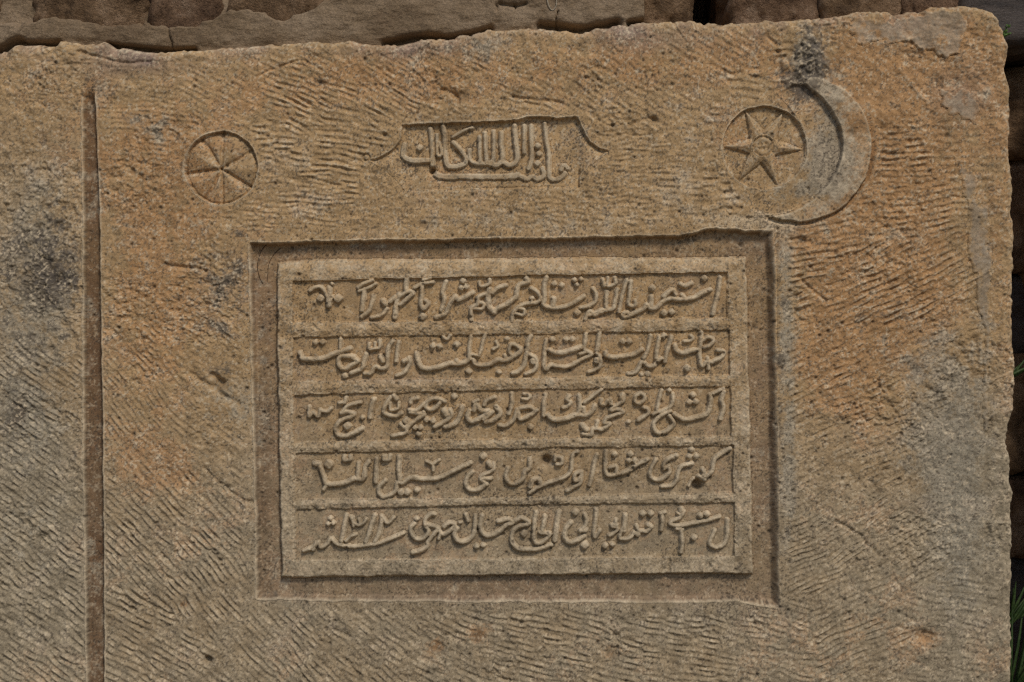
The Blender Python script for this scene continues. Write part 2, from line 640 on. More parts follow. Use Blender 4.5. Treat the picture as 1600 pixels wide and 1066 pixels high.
# long scars
for p, d_, w_ in [([(1065,395),(1250,440),(1275,465),(1300,478)], 0, 1), ([(1248,432),(1268,452),(1290,470)], 3, 2.5), ([(1409,108),(1432,140),(1450,160)], -3, 4), ([(300,585),(345,615),(372,632)], 3.5, 5),
                  ([(318,730),(345,755),(372,778),(395,785)], 3, 3), ([(1500,560),(1492,580),(1480,585)], -2, 2), ([(330,585),(348,598)], 6, 4), ([(262,415),(300,420),(320,423)], 4, 3.5),
                  ([(1305,815),(1340,835),(1375,870)], 2.5, 3), ([(800,150),(850,158),(880,160)], 3, 3), ([(690,140),(712,148),(716,162)], 4, 3), ([(820,160),(840,164)], 4, 2.5), ([(1200,55),(1215,75),(1222,120)], 3, 4),
                  ([(1050,25),(1062,52),(1070,60)], 2, 2), ([(120,80),(150,88),(200,98),(235,96)], 3, 2), ([(400,120),(430,105),(465,95)], 2.5, 2.2), ([(40,385),(75,410),(85,440)], 3.5, 6), ([(985,195),(1000,188),(1020,185)], 3, 3)]:
    if d_: H -= d_*np.exp(-(seg_dist(XW, YW, spl(p))/w_)**2)

# --- rolled outer edge
R1 = 15.; e = np.clip(edge, 0, R1)/R1
H -= 11*(1-np.sqrt(np.clip(1-(1-e)**2, 0, 1)))
H += fbm(X, Y, 13, 111, 3)*2.4*sst(26, 6, edge)

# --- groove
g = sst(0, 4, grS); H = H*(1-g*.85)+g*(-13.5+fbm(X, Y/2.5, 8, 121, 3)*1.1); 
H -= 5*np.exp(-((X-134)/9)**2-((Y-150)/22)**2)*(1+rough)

# --- rosette
VA = [-149,-105,-62,-3,52,104,148]          # ridges; the valleys lie between
VV = [(-122,5.2),(-90,4.2),(-35,5.4),(30,6.0),(89,4.6),(120,5.2),(176,5.6)]
raw_ = ra+vn(X, Y, 20, 131)*4; k = np.clip(rr/48, .04, 1)
pz = -1.0-1.2*sst(40, 57, rr)+np.zeros_like(rr)
for a_, d_ in VV:
    da = np.abs((raw_-a_+180) % 360-180); dist = np.radians(da)*rr
    pz -= d_*(.75*np.exp(-(dist/2.6)**2)+.55*np.exp(-(da/17)**2)*k**.7)
for a_ in VA:
    da = np.abs((raw_-a_+180) % 360-180); pz += 2.8*np.exp(-(da/14)**2)*k**.8*sst(56, 30, rr)
pz += 1.6*np.exp(-(rr/7)**2)-2.6*np.exp(-((rr-54.5)/1.5)**2)
pm = sst(57.5, 55.2, rr); H = H*(1-pm)+pm*(pz+rough*.9+fine*.4-.6)
# --- disk, star, crescent
dm = sst(66.5, 64, dr)*sst(-4, 2, (Y-172)-(X-1165)*-.12+np.where(X < 1160, (1160-X)*-.7, 0)+4)
H = H*(1-dm)+dm*(-7.5+rough*.9+fine*.4)
starm = np.full(X.shape, -1e3, np.float32)
for (a, b, wd) in [(1165.6,173,16),(1224.6,175,16),(1130.5,228,15.36),(1255,233,15.36),(1155,282,15.36),(1216,288,16)]:
    cx, cy = 1193, 228.5; L = math.hypot(a-cx, b-cy); ux, uy = (a-cx)/L, (b-cy)/L
    t = ((XL-cx)*ux+(YL-cy)*uy); q = np.abs(-(XL-cx)*uy+(YL-cy)*ux)
    half = wd*.88*(1-(t/L)**1.1)*np.clip(t/14, .5, 1)*1.25
    z = np.where((t > 0) & (t < L), np.minimum(half-q, 9), -1e3)
    starm = np.maximum(starm, z)
bos = np.hypot(XL-1193, YL-228.5)
sh = -7.5+sst(-.5, 1.2, starm)*3.2+np.clip(starm, 0, 9)*.55
bh = -1.4-5*sst(15.5, 18.5, bos)-.004*bos**2+1.6*np.cos(bos*.55)*.5
H = np.where(starm > -.5, np.maximum(H, sh+rough*.5), H)
H = np.where(bos < 18.3, np.maximum(np.where(bos < 16.5, -99, H), bh+rough*.5), H)
for hx, hy in [(1190,226),(1197,224),(1193,231),(1187,232),(1200,231)]: H -= 2.2*np.exp(-((X-hx)**2+(Y-hy)**2)/2.2)
dcr = seg_dist(X, Y, CRI)
bm = sst(-1, 4, bandS); H = H*(1-bm)+bm*(-5.6*np.exp(-(dcr/26.)**1.6)-.8+rough*1.1+fine*.4)
out = sst(-9, -1, creS)*(creS < 0)*(bandS < 0)*sst(20, 140, (X-1300)*.6+(Y-170))
H -= 5.5*out
cm = sst(-.8, 1.3, creS); H = H*(1-cm)+cm*(3.8+np.clip(creS, 0, 18)*.06+rough*1.6+fine*.8+grit*.6-2.5*np.exp(-((X-1331)**2+(Y-208)**2)/70)-2*np.exp(-((X-1357)**2+(Y-222)**2)/14)-2.5*np.exp(-((X-1327)**2+(Y-318)**2)/16)-2*np.exp(-((X-1300)**2+(Y-140)**2)/60))
# --- cartouche
cd = np.interp(Y, [180,200,250,285,297], [9.5,9.5,7.5,4.5,3.6])
wing = np.minimum(seg_dist(XW, YW, spl([(626,215),(618,230),(606,239),(590,246),(577,249)])), seg_dist(XW, YW, spl([(908,192),(913,208),(922,222),(936,232),(954,236)])))
side = np.maximum(sst(640, 612, X), sst(898, 918, X))
cd = cd*(1-side)+side*7.5*np.exp(-(wing/9)**1.5)
cf = sst(-.5, 3.2, carS)
H = H*(1-cf)+cf*(-cd+rough*.6+fine*.4)
curl = seg_dist(XW, YW, spl([(626,215),(616,232),(600,243),(580,247)]))
ring = np.abs(np.hypot(X-572, Y-246)-5.2); H -= 3*np.exp(-(ring/1.3)**2)
H -= 3.2*np.exp(-(seg_dist(XW, YW, [(630,297),(760,295),(905,291)])/1.6)**2)+3*np.exp(-(seg_dist(XW, YW, [(905,268),(904,292)])/2)**2)
# --- recess
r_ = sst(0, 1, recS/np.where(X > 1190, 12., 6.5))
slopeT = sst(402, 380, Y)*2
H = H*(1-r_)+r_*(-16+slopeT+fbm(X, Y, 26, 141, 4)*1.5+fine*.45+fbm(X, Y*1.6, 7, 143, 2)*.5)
# --- frame
FR = [(431,409),(520,404),(700,404),(900,402),(1050,402),(1168,401),(1171,520),(1175,700),(1177,800),(1179,900),(1120,898),(1000,899),(800,901),(600,903),(438,905),(434,700),(431,540)]
frS = poly_sd(XW, YW, FR)
FM = (430 < X) & (X < 1185) & (395 < Y) & (Y < 910)
FX = [(456,1137),(457,1141),(458,1143),(460,1147),(461,1149)]
FY = [((439,431,425),(504,501,497)),((527,522,516),(596,591,586)),((618,609,604),(692,687,682)),((709,701,696),(782,778,771)),((797,789,786),(877,874,870))]
fieldS = np.full(X.shape, -1e3, np.float32); fieldId = np.zeros(X.shape, np.int32)
for i, ((a, b), (t3, b3)) in enumerate(zip(FX, FY)):
    tp = np.interp(X, [a, 800, b], t3); bt = np.interp(X, [a, 800, b], b3)
    s_ = np.minimum.reduce([XW-a, b-XW, YW-tp, bt-YW])
    fieldId = np.where(s_ > -12, i+1, fieldId); fieldS = np.maximum(fieldS, s_)
inner = np.minimum(np.minimum(XW-457, np.interp(Y, [430,870], [1138,1149])-XW), np.minimum(YW-np.interp(X, [460,1140], [439,425]), np.interp(X, [460,1140], [877,870])-YW))
chip = np.clip(fbm(X, Y, 11, 151, 4, .6)-.18, 0, 1)
frt = -4.2+rough*1.2+fine*1.0+grit*.6+big*.3-chip*sst(9, 0, frS)*9-chip*sst(7, 0, -fieldS)*6
frt = frt-1.4*sst(6, 0, frS)
# the upper border of the frame was left sloping into the recess
frt -= sst(424, 404, Y)*5*sst(1150, 1100, X)
for a_, b_, c_, d_, e_ in [(1140,403,26,6,5),(1165,420,5,14,2),(446,522,12,9,3),(1157,690,7,8,3.5),(1046,884,3,16,4),(1040,892,9,6,3),(452,430,14,6,2),(1160,560,5,9,2.5),(1152,880,8,7,3),(1172,760,5,8,3),(620,903,16,4,3),(900,902,20,4,3),(520,904,14,4,2.5),(436,640,4,18,3),(434,740,4,12,3),(970,405,16,5,3),(724,596,5,5,4),(820,696,8,6,5),(505,608,10,4,2),(980,520,14,4,2.5)]:
    frt = frt-e_*np.exp(-((X-a_)/c_)**2-((Y-b_)/d_)**2)*(1+.8*fine)
barm = (inner > 0)
barp = np.clip(-fieldS, 0, 9)
frt = np.where(barm, -6.0+barp*.22+rough*1.5+fine*1.0+grit*.6-chip*5, frt)
f1 = sst(-.3, 2.8, frS); H = np.where(FM, H*(1-f1)+f1*frt, H)
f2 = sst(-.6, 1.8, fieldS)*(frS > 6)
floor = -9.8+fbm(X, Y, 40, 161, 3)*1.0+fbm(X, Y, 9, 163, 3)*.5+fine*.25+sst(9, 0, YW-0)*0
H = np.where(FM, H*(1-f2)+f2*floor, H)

# ---------------------------------------------------------------- labels of the parts on the grid
LAB = np.zeros(X.shape, np.int32); PARTS = {}
nid = [0]
def new(name, parent, label=None):
    nid[0] += 1; PARTS[nid[0]] = (name, parent, label); return nid[0]
def mark(m, i): LAB[m] = i
i_gr = new('groove', 0, 'straight vertical groove cut down the left of the slab'); mark((grS > -1.5) & (Y > 138), i_gr)
i_ros = new('rosette', 0, 'round rosette of fan shaped petals'); mark(rr < 58, i_ros)
i_dsk = new('sunken_disk', 0); mark(dm > .02, i_dsk)
i_bnd = new('curved_hollow', 0, 'grey curved hollow inside the crescent'); mark((bandS > -1) & (dm < .02), i_bnd)
i_cre = new('crescent', 0, 'raised crescent moon open to the left'); mark(creS > -1.2, i_cre)
i_star = new('star', i_dsk, 'six pointed star with ridged rays'); mark(starm > -.8, i_star)
i_bos = new('boss', i_dsk, 'round pitted boss in the middle of the star'); mark(bos < 18.3, i_bos)
i_car = new('cartouche', 0, 'sunken cartouche with curling upper corners'); mark(carS > -1, i_car)
i_rec = new('recess', 0, 'deep rectangular recess round the inscription'); mark((recS > -1) & (frS < -.6), i_rec)
i_frm = new('inscription_frame', 0, 'raised border round the five written lines'); mark((frS >= -.6) & FM, i_frm)
for i in range(5):
    fi = new('line_panel', i_frm); mark((fieldS > -1) & (fieldId == i+1) & (frS > 5), fi)
bid = np.zeros(X.shape, np.int32)
for i in range(4):
    ym = .5*(np.interp(X, [460,800,1140], FY[i][1])+np.interp(X, [460,800,1140], FY[i+1][0]))
    b_ = new('dividing_bar', i_frm); mark((inner > 0) & (np.abs(Y-ym) < 17) & (fieldS <= -1), b_)

def band_idx(lo, hi, arr):
    return max(0, np.searchsorted(arr, lo)-1), min(len(arr), np.searchsorted(arr, hi)+1)
rl = np.random.RandomState(9)
for key, par in [('cartouche', i_car), ('line1', i_frm), ('line2', i_frm), ('line3', i_frm), ('line4', i_frm), ('line5', i_frm)]:
    for kind, strokes in parse(TEXT[key]):
        pid = new(kind, par); pts = [q for _, p in strokes for q in p]
        wmax = max(a for a, _ in strokes)
        x0, x1 = band_idx(min(q[0] for q in pts)-wmax-4, max(q[0] for q in pts)+wmax+4, xs)
        y0, y1 = band_idx(min(q[1] for q in pts)-wmax-4, max(q[1] for q in pts)+wmax+4, ys)
        sl = (slice(y0, y1), slice(x0, x1)); x_ = XL[sl]; y_ = YL[sl]
        s_ = np.full(x_.shape, -99., np.float32)
        for wd, p in strokes:
            if kind == 'dot':
                a = rl.uniform(-.25, .25)+.78; cx, cy = p[0]; r = wd/2
                ux = np.abs((x_-cx)*math.cos(a)+(y_-cy)*math.sin(a)); uy = np.abs(-(x_-cx)*math.sin(a)+(y_-cy)*math.cos(a))
                d = r*.98-((ux**3+uy**3)**(1/3))
            else:
                q = spl(p, 5); d = wd/2+.35-seg_dist(x_, y_, q)
            s_ = np.maximum(s_, d)
        z0 = {'cartouche': 6.8}.get(key, 6.9)
        rise = sst(-.5, .8, s_)*(z0-1.2)+np.clip(s_, 0, 3.6)*.50
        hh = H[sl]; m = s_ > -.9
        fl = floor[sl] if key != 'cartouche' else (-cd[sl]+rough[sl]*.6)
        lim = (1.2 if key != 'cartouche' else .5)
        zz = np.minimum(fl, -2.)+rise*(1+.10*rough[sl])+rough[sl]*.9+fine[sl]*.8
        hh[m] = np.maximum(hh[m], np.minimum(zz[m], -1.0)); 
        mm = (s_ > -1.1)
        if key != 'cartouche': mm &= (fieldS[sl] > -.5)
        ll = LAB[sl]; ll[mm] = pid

# --- mortar smears (flat daubs left by a trowel)
SM = [[(1332,36),(1352,30),(1380,32),(1398,38),(1402,28),(1430,22),(1470,18),(1500,20),(1508,40),(1506,70),(1500,84),(1480,92),(1468,88),(1450,82),(1434,76),(1424,64),(1410,62),(1396,66),(1388,74),(1384,64),(1372,60),(1360,70),(1350,74),(1336,70),(1330,54)],
      [(1468,142),(1490,146),(1506,138),(1520,146),(1531,158),(1530,178),(1519,190),(1508,182),(1496,176),(1482,180),(1472,166)],
      [(1497,264),(1506,262),(1526,272),(1530,288),(1524,306),(1530,318),(1542,324),(1546,350),(1545,390),(1549,402),(1549,440),(1548,500),(1547,560),(1546,620),(1546,664),(1538,674),(1538,620),(1541,570),(1538,520),(1528,470),(1524,430),(1516,400),(1510,380),(1516,350),(1512,320),(1508,290)]]
smk = np.zeros(X.shape, np.float32); n9 = fbm(X, Y, 12, 179, 3)
for p in SM:
    s_ = poly_sd(X+wx*3.5+n9*5, Y+wy*3.5-n9*4, p); m = sst(-.3, 2.6, s_)
    base = fbm(X, Y, 45, 171, 2)*2.2
    st_ = fbm(X*1.0+Y*.3, Y*.22, 7, 173, 3)*1.6 if p is not SM[0] else fbm(X*.3+Y*.2, Y, 8, 173, 3)*2.0
    H = H*(1-m*.45)+m*.45*(base+st_)+m*(.5+.8*np.exp(-(s_/3)**2))
    i_sm = new('mortar_smear', 0, 'grey mortar daub on the stone'); mark((s_ > -.4) & (LAB == 0), i_sm); smk = np.maximum(smk, sst(-.3, 6, s_)*sst(-1.0, .1, n9+vn(X, Y*.3, 8, 178)*.6))

# --- pits, drill holes
pr = np.random.RandomState(77); pitmask = np.zeros(X.shape, np.float32); hole = np.zeros(X.shape, np.float32)
def pit(cx, cy, r, d, col=1.):
    x0, x1 = band_idx(cx-3*r-2, cx+3*r+2, xs); y0, y1 = band_idx(cy-3*r-2, cy+3*r+2, ys); sl = (slice(y0, y1), slice(x0, x1))
    q = np.hypot(X[sl]-cx, (Y[sl]-cy)*1.0)/r; f = 1/(1+q**4)
    H[sl] -= d*f; pitmask[sl] = np.maximum(pitmask[sl], f*col)
N = 7000; clus = fbm(X, Y, 110, 98, 3)
cx_ = pr.uniform(-10, 1590, N); cy_ = pr.uniform(30, 1070, N)
for a, b in zip(cx_, cy_):
    cv = clus[min(NY-1, np.searchsorted(ys, b)), min(NX-1, np.searchsorted(xs, a))]
    if pr.rand() > .35+cv*1.6: continue
    r = .6+pr.rand()**4*2.0; pit(a, b, r, r*1.3, .8)
for (a, b, r, d) in [(854,720,6.5,16),(1089,759,8,14),(676,267.5,4.2,13),(325,1031,5.5,14),(472,200,0,0),(1480,212,4,4),(1496,240,4,3),(1452,268,3,3),(472,525,2,3),(500,131,5,4),(1022,188,5,5),(298,291,3,3),(208,268,4,4),(660,352,6,4),(92,352,5,4),(1170,508,4,3),(1430,578,8,4),(1160,382,4,3),(1180,512,4,3),(1340,905,0,0),(1196,1000,0,0),(686,1012,9,3.5),(745,997,8,4),(958,1022,9,3),(1170,700,3,2),(818,697,4,4),(735,600,4,3),(1252,376,5,4),(460,657,0,0),(465,655,4,4),(312,922,4,3),(330,815,3,3),(288,945,5,3),(1055,400,3,2),(1330,208,5,2),(130,925,2.5,2),(152,870,3,2),(152,850,2,3),(340,600,8,7),(80,545,5,3),(70,580,4,3),(720,152,9,5),(805,148,7,4),(1112,12,0,0)]:
    if r: pit(a, b, r, d, .35)
for (a, b) in [(263,292),(470,643),(462,754),(632,872),(1480,229),(1497,240),(1140,330),(923,328),(1154,275)]:
    q = np.abs(np.hypot(X-a, (Y-b)*1.1)-5); H -= 1.6*np.exp(-(q/1.0)**2)

# ---------------------------------------------------------------- colour of the stone (albedo)
def blob(x, y, rx, ry): return np.exp(-((X-x)/rx)**2-((Y-y)/ry)**2)
def lst(L): 
    t = np.zeros(X.shape, np.float32)
    for x, y, rx, ry, s_ in L: t += s_*blob(x, y, rx, ry)
    return t
n1 = fbm(X, Y, 60, 201, 5, .6); n2 = fbm(X, Y, 18, 211, 4, .65); n3 = vn(X, Y, 2.6, 221)*.6+vn(X, Y, 1.5, 222)*.4
tan = np.array([.465, .307, .155]); olive = np.array([.345, .28, .188]); orange = np.array([.43, .228, .096]); pale = np.array([.53, .43, .295]); grey = np.array([.325, .285, .215]); dark = np.array([.125, .098, .072]); pink = np.array([.27, .19, .15]); brown = np.array([.175, .118, .07])
def mix(C, col, m): m = np.clip(m, 0, 1)[..., None]; return C*(1-m)+col*m
C = np.ones(X.shape+(3,), np.float32)*tan
C = mix(C, olive, .85*sst(480, 900, Y)+.45*n1+.5*sst(200, 60, X)*sst(100, 300, Y)+.5*sst(1400, 1560, X)*sst(450, 700, Y))
C = mix(C, orange, sst(.05, .95, lst([(270,330,140,240,.4),(1440,330,140,330,.45),(950,90,330,50,.3),(540,120,200,60,.25),(1400,150,130,130,.7),(1380,430,110,120,.7),(1310,560,80,90,.35),(250,200,90,60,.25),(60,180,80,80,.3),(260,560,70,160,.35),(860,120,300,50,.2),(1500,90,90,70,.4),(1290,380,60,50,.5),(1385,200,70,110,1.1),(1420,95,100,60,.9),(1350,340,80,70,.9),(1340,450,80,70,.8),(1420,420,80,80,.55),(1290,560,60,60,.5),(1320,620,70,60,.4),(230,470,60,80,.55),(240,250,110,70,.6),(270,340,60,50,.5),(560,105,90,40,.5),(440,160,80,40,.5),(690,140,60,40,.45),(1180,80,90,40,.55),(1000,90,90,40,.35),(210,700,70,90,.5),(280,740,40,40,.5),(150,230,14,90,.5),(250,930,60,60,.15),(140,155,10,20,1.2),(680,1010,14,14,1.0),(748,990,18,14,.8),(955,1022,14,10,.8),(1447,1000,26,14,.9),(1330,1000,80,50,.3),(286,943,8,6,1),(1400,640,60,60,.25),(1490,60,60,40,.4),(1560,300,30,300,.55),(700,270,40,20,.4),(1150,200,40,40,.4),(1190,231,60,60,.25),(420,470,30,90,.35),(415,800,15,100,.35),(480,400,50,15,.4),(830,400,300,12,.25),(40,250,40,60,.2),(860,120,80,40,.3)])+n1*1.0+n2*.8+n3*.3-.02)*.7)
C = mix(C, pink, .5*topm*sst(-.3, .4, n1)+.55*sst(0,1,lst([(1010,60,120,25,.8),(600,80,120,15,.6),(200,100,120,25,.8),(1500,150,50,60,.6),(800,935,420,7,.7),(640,595,180,7,.5),(800,505,300,5,.4)])+n1*.3))  # pinkish stone at the top rim; sky light painted onto upward-facing ledges
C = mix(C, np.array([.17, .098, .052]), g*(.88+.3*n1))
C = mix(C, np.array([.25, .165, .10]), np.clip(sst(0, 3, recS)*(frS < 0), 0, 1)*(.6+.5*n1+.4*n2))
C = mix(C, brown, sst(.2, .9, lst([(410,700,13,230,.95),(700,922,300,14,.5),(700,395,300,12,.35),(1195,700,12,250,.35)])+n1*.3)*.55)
C = mix(C, pale, sst(.15, .8, n1*.5+n2*.6+lst([(470,250,80,70,.35),(1080,300,100,50,.35),(1300,330,60,40,.3),(1229,500,14,150,.75),(1200,345,60,15,.7),(900,350,250,16,.35),(1170,500,14,100,.3),(80,330,50,60,.2),(280,300,60,20,.2)]))*.55)
C = mix(C, grey, sst(.2, .9, lst([(1300,250,30,60,.5),(1240,300,60,20,.5),(50,560,70,300,.55),(1228,460,14,120,.5),(1540,430,18,160,.6),(1500,620,60,120,.5),(1232,700,16,250,.7),(1290,270,40,50,.9),(1300,170,30,50,.8),(1262,90,30,45,1.2),(1460,700,80,90,.7),(1500,860,50,140,.9),(1440,560,80,60,.35),(60,470,70,60,.5),(60,330,50,80,.4),(30,640,60,60,.5),(340,440,60,70,.4),(360,620,60,70,.5),(230,200,50,30,.5),(1050,970,150,40,.35),(500,990,200,60,.25),(60,900,120,200,.3),(800,340,150,25,.35),(1000,200,200,80,.2),(760,70,40,30,.6)])+n2*.75+n3*.3+n1*.35)*.8)
dk = sst(.35, 1.1, lst([(30,480,60,90,.45),(90,520,40,60,.4),(40,350,40,60,.4),(100,430,40,30,.4),(25,700,40,60,.4),(1265,75,26,44,.5),(1245,130,25,20,.7),(60,440,50,30,.6),(85,400,40,40,.5),(20,640,40,40,.6),(75,590,20,14,.7),(320,420,50,40,.5),(370,400,30,60,.4),(330,520,50,60,.4),(240,190,36,18,.6),(1225,470,12,30,.8),(1222,570,12,30,.8),(1218,650,10,40,.9),(1225,300,14,30,.6),(1400,490,40,20,.6),(1330,520,60,40,.35),(1250,860,40,30,.25),(1340,950,40,40,.3),(500,390,60,6,.3),(972,440,12,14,.6),(460,520,24,12,.5),(1157,690,14,14,.6),(1130,955,50,14,.4),(430,935,30,6,.6),(350,580,40,30,.3)])+n2*.85+n1*.3+n3*.25)
C = mix(C, dark*.75, dk*.85)
crust = sst(.25, .75, lst([(1268,78,26,46,1.0),(1240,128,34,16,.8),(1262,120,40,26,.7),(1250,150,26,20,.5),(60,400,70,60,.5),(100,450,30,50,.6),(340,440,50,50,.6),(20,600,40,90,.4),(90,330,30,60,.4)])+fbm(X, Y, 7, 261, 3, .8)*.9-.15)
C = mix(C, np.array([.10, .085, .072]), crust*.8)
# weather speckle: dark lichen dots, thicker on the old face than in the sheltered recess
spk = sst(.26, .62, vn(X, Y, 1.9, 231)*.7+vn(X, Y, 3.2, 232)*.45+n2*.35+.20*n1)
shel = np.clip(sst(0, 3, recS)*(frS < 0)*.55+g*.6+f2*.45, 0, .8)
C = mix(C, dark*.8, spk*(.7)*(1-shel))
spl2 = sst(.2, .6, vn(X, Y, 2.0, 241)*.55+vn(X, Y, 3.3, 242)*.5+.2*n2)
dots = sst(.34, .52, vn(X, Y, 1.7, 271)*.75+vn(X, Y, 2.6, 272)*.45+.35*fbm(X, Y, 40, 273, 2))
C = mix(C, dark*.55, dots*(.38+.32*smooth))
C = mix(C, pale*1.15, spl2*.6*(1-shel*.6))
conv = H-(np.roll(H, 3, 0)+np.roll(H, -3, 0)+np.roll(H, 3, 1)+np.roll(H, -3, 1))/4   # lit rims painted into the colour: convex edges come out paler
C = mix(C, pale*1.1, sst(.15, 2.0, conv)*.6*(.7+.5*n2))
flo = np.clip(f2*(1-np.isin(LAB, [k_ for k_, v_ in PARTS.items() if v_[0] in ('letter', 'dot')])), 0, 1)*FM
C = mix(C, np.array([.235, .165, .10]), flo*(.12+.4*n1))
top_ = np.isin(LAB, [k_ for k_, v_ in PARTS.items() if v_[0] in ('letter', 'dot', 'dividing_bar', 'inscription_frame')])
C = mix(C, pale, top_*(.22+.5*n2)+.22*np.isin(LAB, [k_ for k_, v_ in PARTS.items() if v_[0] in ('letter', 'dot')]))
C = mix(C, pale, sst(-1, 2, creS)*(.22+.5*n2))
C = mix(C, dark*.7, pitmask*.8)
C = mix(C, np.array([.375, .305, .225])*(1+.12*n2[..., None]+.08*n3[..., None]), smk*.62)
C *= (1+.26*n2+.10*n3+.14*vn(X, Y, 9, 251)+.22*n1)[..., None]
C = np.clip(C, .01, .8)

# beyond the outline the stone turns back into the wall
H = np.where(edge < 0, H+edge*24, H)
H[0, :] = np.minimum(H[0, :], -150)
H[:, 0] = -190; H[-1, :] = -190

# ---------------------------------------------------------------- materials
def new_mat(name):
    m = bpy.data.materials.new(name); m.use_nodes = True; t = m.node_tree; t.nodes.clear()
    o = t.nodes.new('ShaderNodeOutputMaterial'); b = t.nodes.new('ShaderNodeBsdfPrincipled')
    t.links.new(b.outputs[0], o.inputs[0]); return m, t, b
def noise(t, scale, detail=4, rough=.6):
    n = t.nodes.new('ShaderNodeTexNoise'); n.inputs['Scale'].default_value = scale; n.inputs['Detail'].default_value = detail; n.inputs['Roughness'].default_value = rough
    c = t.nodes.new('ShaderNodeTexCoord'); t.links.new(c.outputs['Object'], n.inputs['Vector']); return n
def stone_mat():
    m, t, b = new_mat('weathered_sandstone')
    a = t.nodes.new('ShaderNodeAttribute'); a.attribute_name = 'stone_colour'
    n = noise(t, 900, 3, .7)
    r = t.nodes.new('ShaderNodeMapRange'); r.inputs[1].default_value = .3; r.inputs[2].default_value = .7; r.inputs[3].default_value = .8; r.inputs[4].default_value = 1.2
    t.links.new(n.outputs[0], r.inputs[0])
    v = t.nodes.new('ShaderNodeVectorMath'); v.operation = 'SCALE'
    t.links.new(a.outputs['Color'], v.inputs[0]); t.links.new(r.outputs[0], v.inputs['Scale']); t.links.new(v.outputs[0], b.inputs['Base Color'])
    b.inputs['Roughness'].default_value = .9; b.inputs['Specular IOR Level'].default_value = .25
    n2 = noise(t, 420, 5, .75); bp = t.nodes.new('ShaderNodeBump'); bp.inputs['Strength'].default_value = .55; bp.inputs['Distance'].default_value = .0016
    t.links.new(n2.outputs[0], bp.inputs['Height']); t.links.new(bp.outputs[0], b.inputs['Normal'])
    return m
def rough_mat(name, c1, c2, c3, s=14, bump=.006, rg=.92, streak=None):
    m, t, b = new_mat(name)
    n = noise(t, s, 8, .68)
    if streak:
        mp = t.nodes.new('ShaderNodeMapping'); mp.inputs['Scale'].default_value = streak
        c = t.nodes.new('ShaderNodeTexCoord'); t.links.new(c.outputs['Object'], mp.inputs[0]); t.links.new(mp.outputs[0], n.inputs['Vector'])
    cr = t.nodes.new('ShaderNodeValToRGB'); e = cr.color_ramp.elements
    e[0].position = .32; e[0].color = (*c1, 1); e[1].position = .68; e[1].color = (*c3, 1); q = e.new(.5); q.color = (*c2, 1)
    t.links.new(n.outputs[0], cr.inputs[0])
    n3 = noise(t, 350, 4, .75)
    r = t.nodes.new('ShaderNodeMapRange'); r.inputs[1].default_value = .3; r.inputs[2].default_value = .7; r.inputs[3].default_value = .6; r.inputs[4].default_value = 1.35
    t.links.new(n3.outputs[0], r.inputs[0])
    v = t.nodes.new('ShaderNodeVectorMath'); v.operation = 'SCALE'
    t.links.new(cr.outputs[0], v.inputs[0]); t.links.new(r.outputs[0], v.inputs['Scale']); t.links.new(v.outputs[0], b.inputs['Base Color'])
    b.inputs['Roughness'].default_value = rg; b.inputs['Specular IOR Level'].default_value = .2
    n2 = noise(t, 160, 6, .7); bp = t.nodes.new('ShaderNodeBump'); bp.inputs['Strength'].default_value = .8; bp.inputs['Distance'].default_value = bump
    if streak: t.links.new(mp.outputs[0], n2.inputs['Vector'])
    t.links.new(n2.outputs[0], bp.inputs['Height']); t.links.new(bp.outputs[0], b.inputs['Normal'])
    return m
M_STONE = stone_mat()
M_ROCK = rough_mat('rubble_brown', (.075,.045,.025), (.19,.118,.065), (.36,.24,.15), 22, .012)
M_ROCK2 = rough_mat('rubble_pinkish', (.075,.042,.025), (.19,.115,.068), (.36,.25,.17), 18, .012)
M_SLATE = rough_mat('rubble_grey', (.05,.045,.045), (.085,.07,.062), (.12,.10,.09), 10, .003, .8, (1, 1, 5))
M_MORTAR = rough_mat('old_mortar', (.15,.10,.06), (.22,.155,.095), (.30,.22,.145), 9, .004, .95, (.75, 1, 1.15))
M_SOIL = rough_mat('dry_soil', (.10,.075,.05), (.16,.12,.08), (.22,.17,.12), 3, .01)
M_LEAF = rough_mat('leaf_green', (.04,.085,.02), (.07,.13,.03), (.10,.17,.05), 60, .0005, .5)
M_GRASS = rough_mat('grass_dark', (.016,.034,.009), (.03,.055,.015), (.055,.08,.026), 60, .0005, .5)
M_STEM = rough_mat('dry_stem_dark', (.03,.02,.012), (.05,.03,.02), (.07,.045,.03), 60, .0003)
M_STRAW = rough_mat('dry_straw', (.32,.28,.21), (.42,.37,.28), (.5,.45,.36), 60, .0003)

# ---------------------------------------------------------------- objects from the grid
col = sc.collection
def link(o, parent=None):
    col.objects.link(o)
    if parent is not None: o.parent = parent
    return o
def empty(name, loc, label=None, cat=None, group=None, kind=None):
    o = bpy.data.objects.new(name, None); o.location = loc; link(o); o.empty_display_size = .05
    if label: o['label'] = label
    if cat: o['category'] = cat
    if group: o['group'] = group
    if kind: o['kind'] = kind
    return o
def raw_mesh(name, V, F, mats, smooth=True, colr=None):
    me = bpy.data.meshes.new(name); V = np.asarray(V, np.float32); F = np.asarray(F, np.int32); k = F.shape[1]
    me.vertices.add(len(V)); me.vertices.foreach_set('co', V.ravel())
    me.loops.add(F.size); me.loops.foreach_set('vertex_index', F.ravel())
    me.polygons.add(len(F)); me.polygons.foreach_set('loop_start', np.arange(0, F.size, k, dtype=np.int32))
    me.polygons.foreach_set('loop_total', np.full(len(F), k, np.int32))
    me.polygons.foreach_set('use_smooth', np.full(len(F), smooth))
    me.update(calc_edges=True)
    if colr is not None:
        at = me.attributes.new('stone_colour', 'FLOAT_COLOR', 'POINT')
        at.data.foreach_set('color', np.hstack([colr, np.ones((len(colr), 1))]).astype(np.float32).ravel())
    me.materials.append(mats); return me
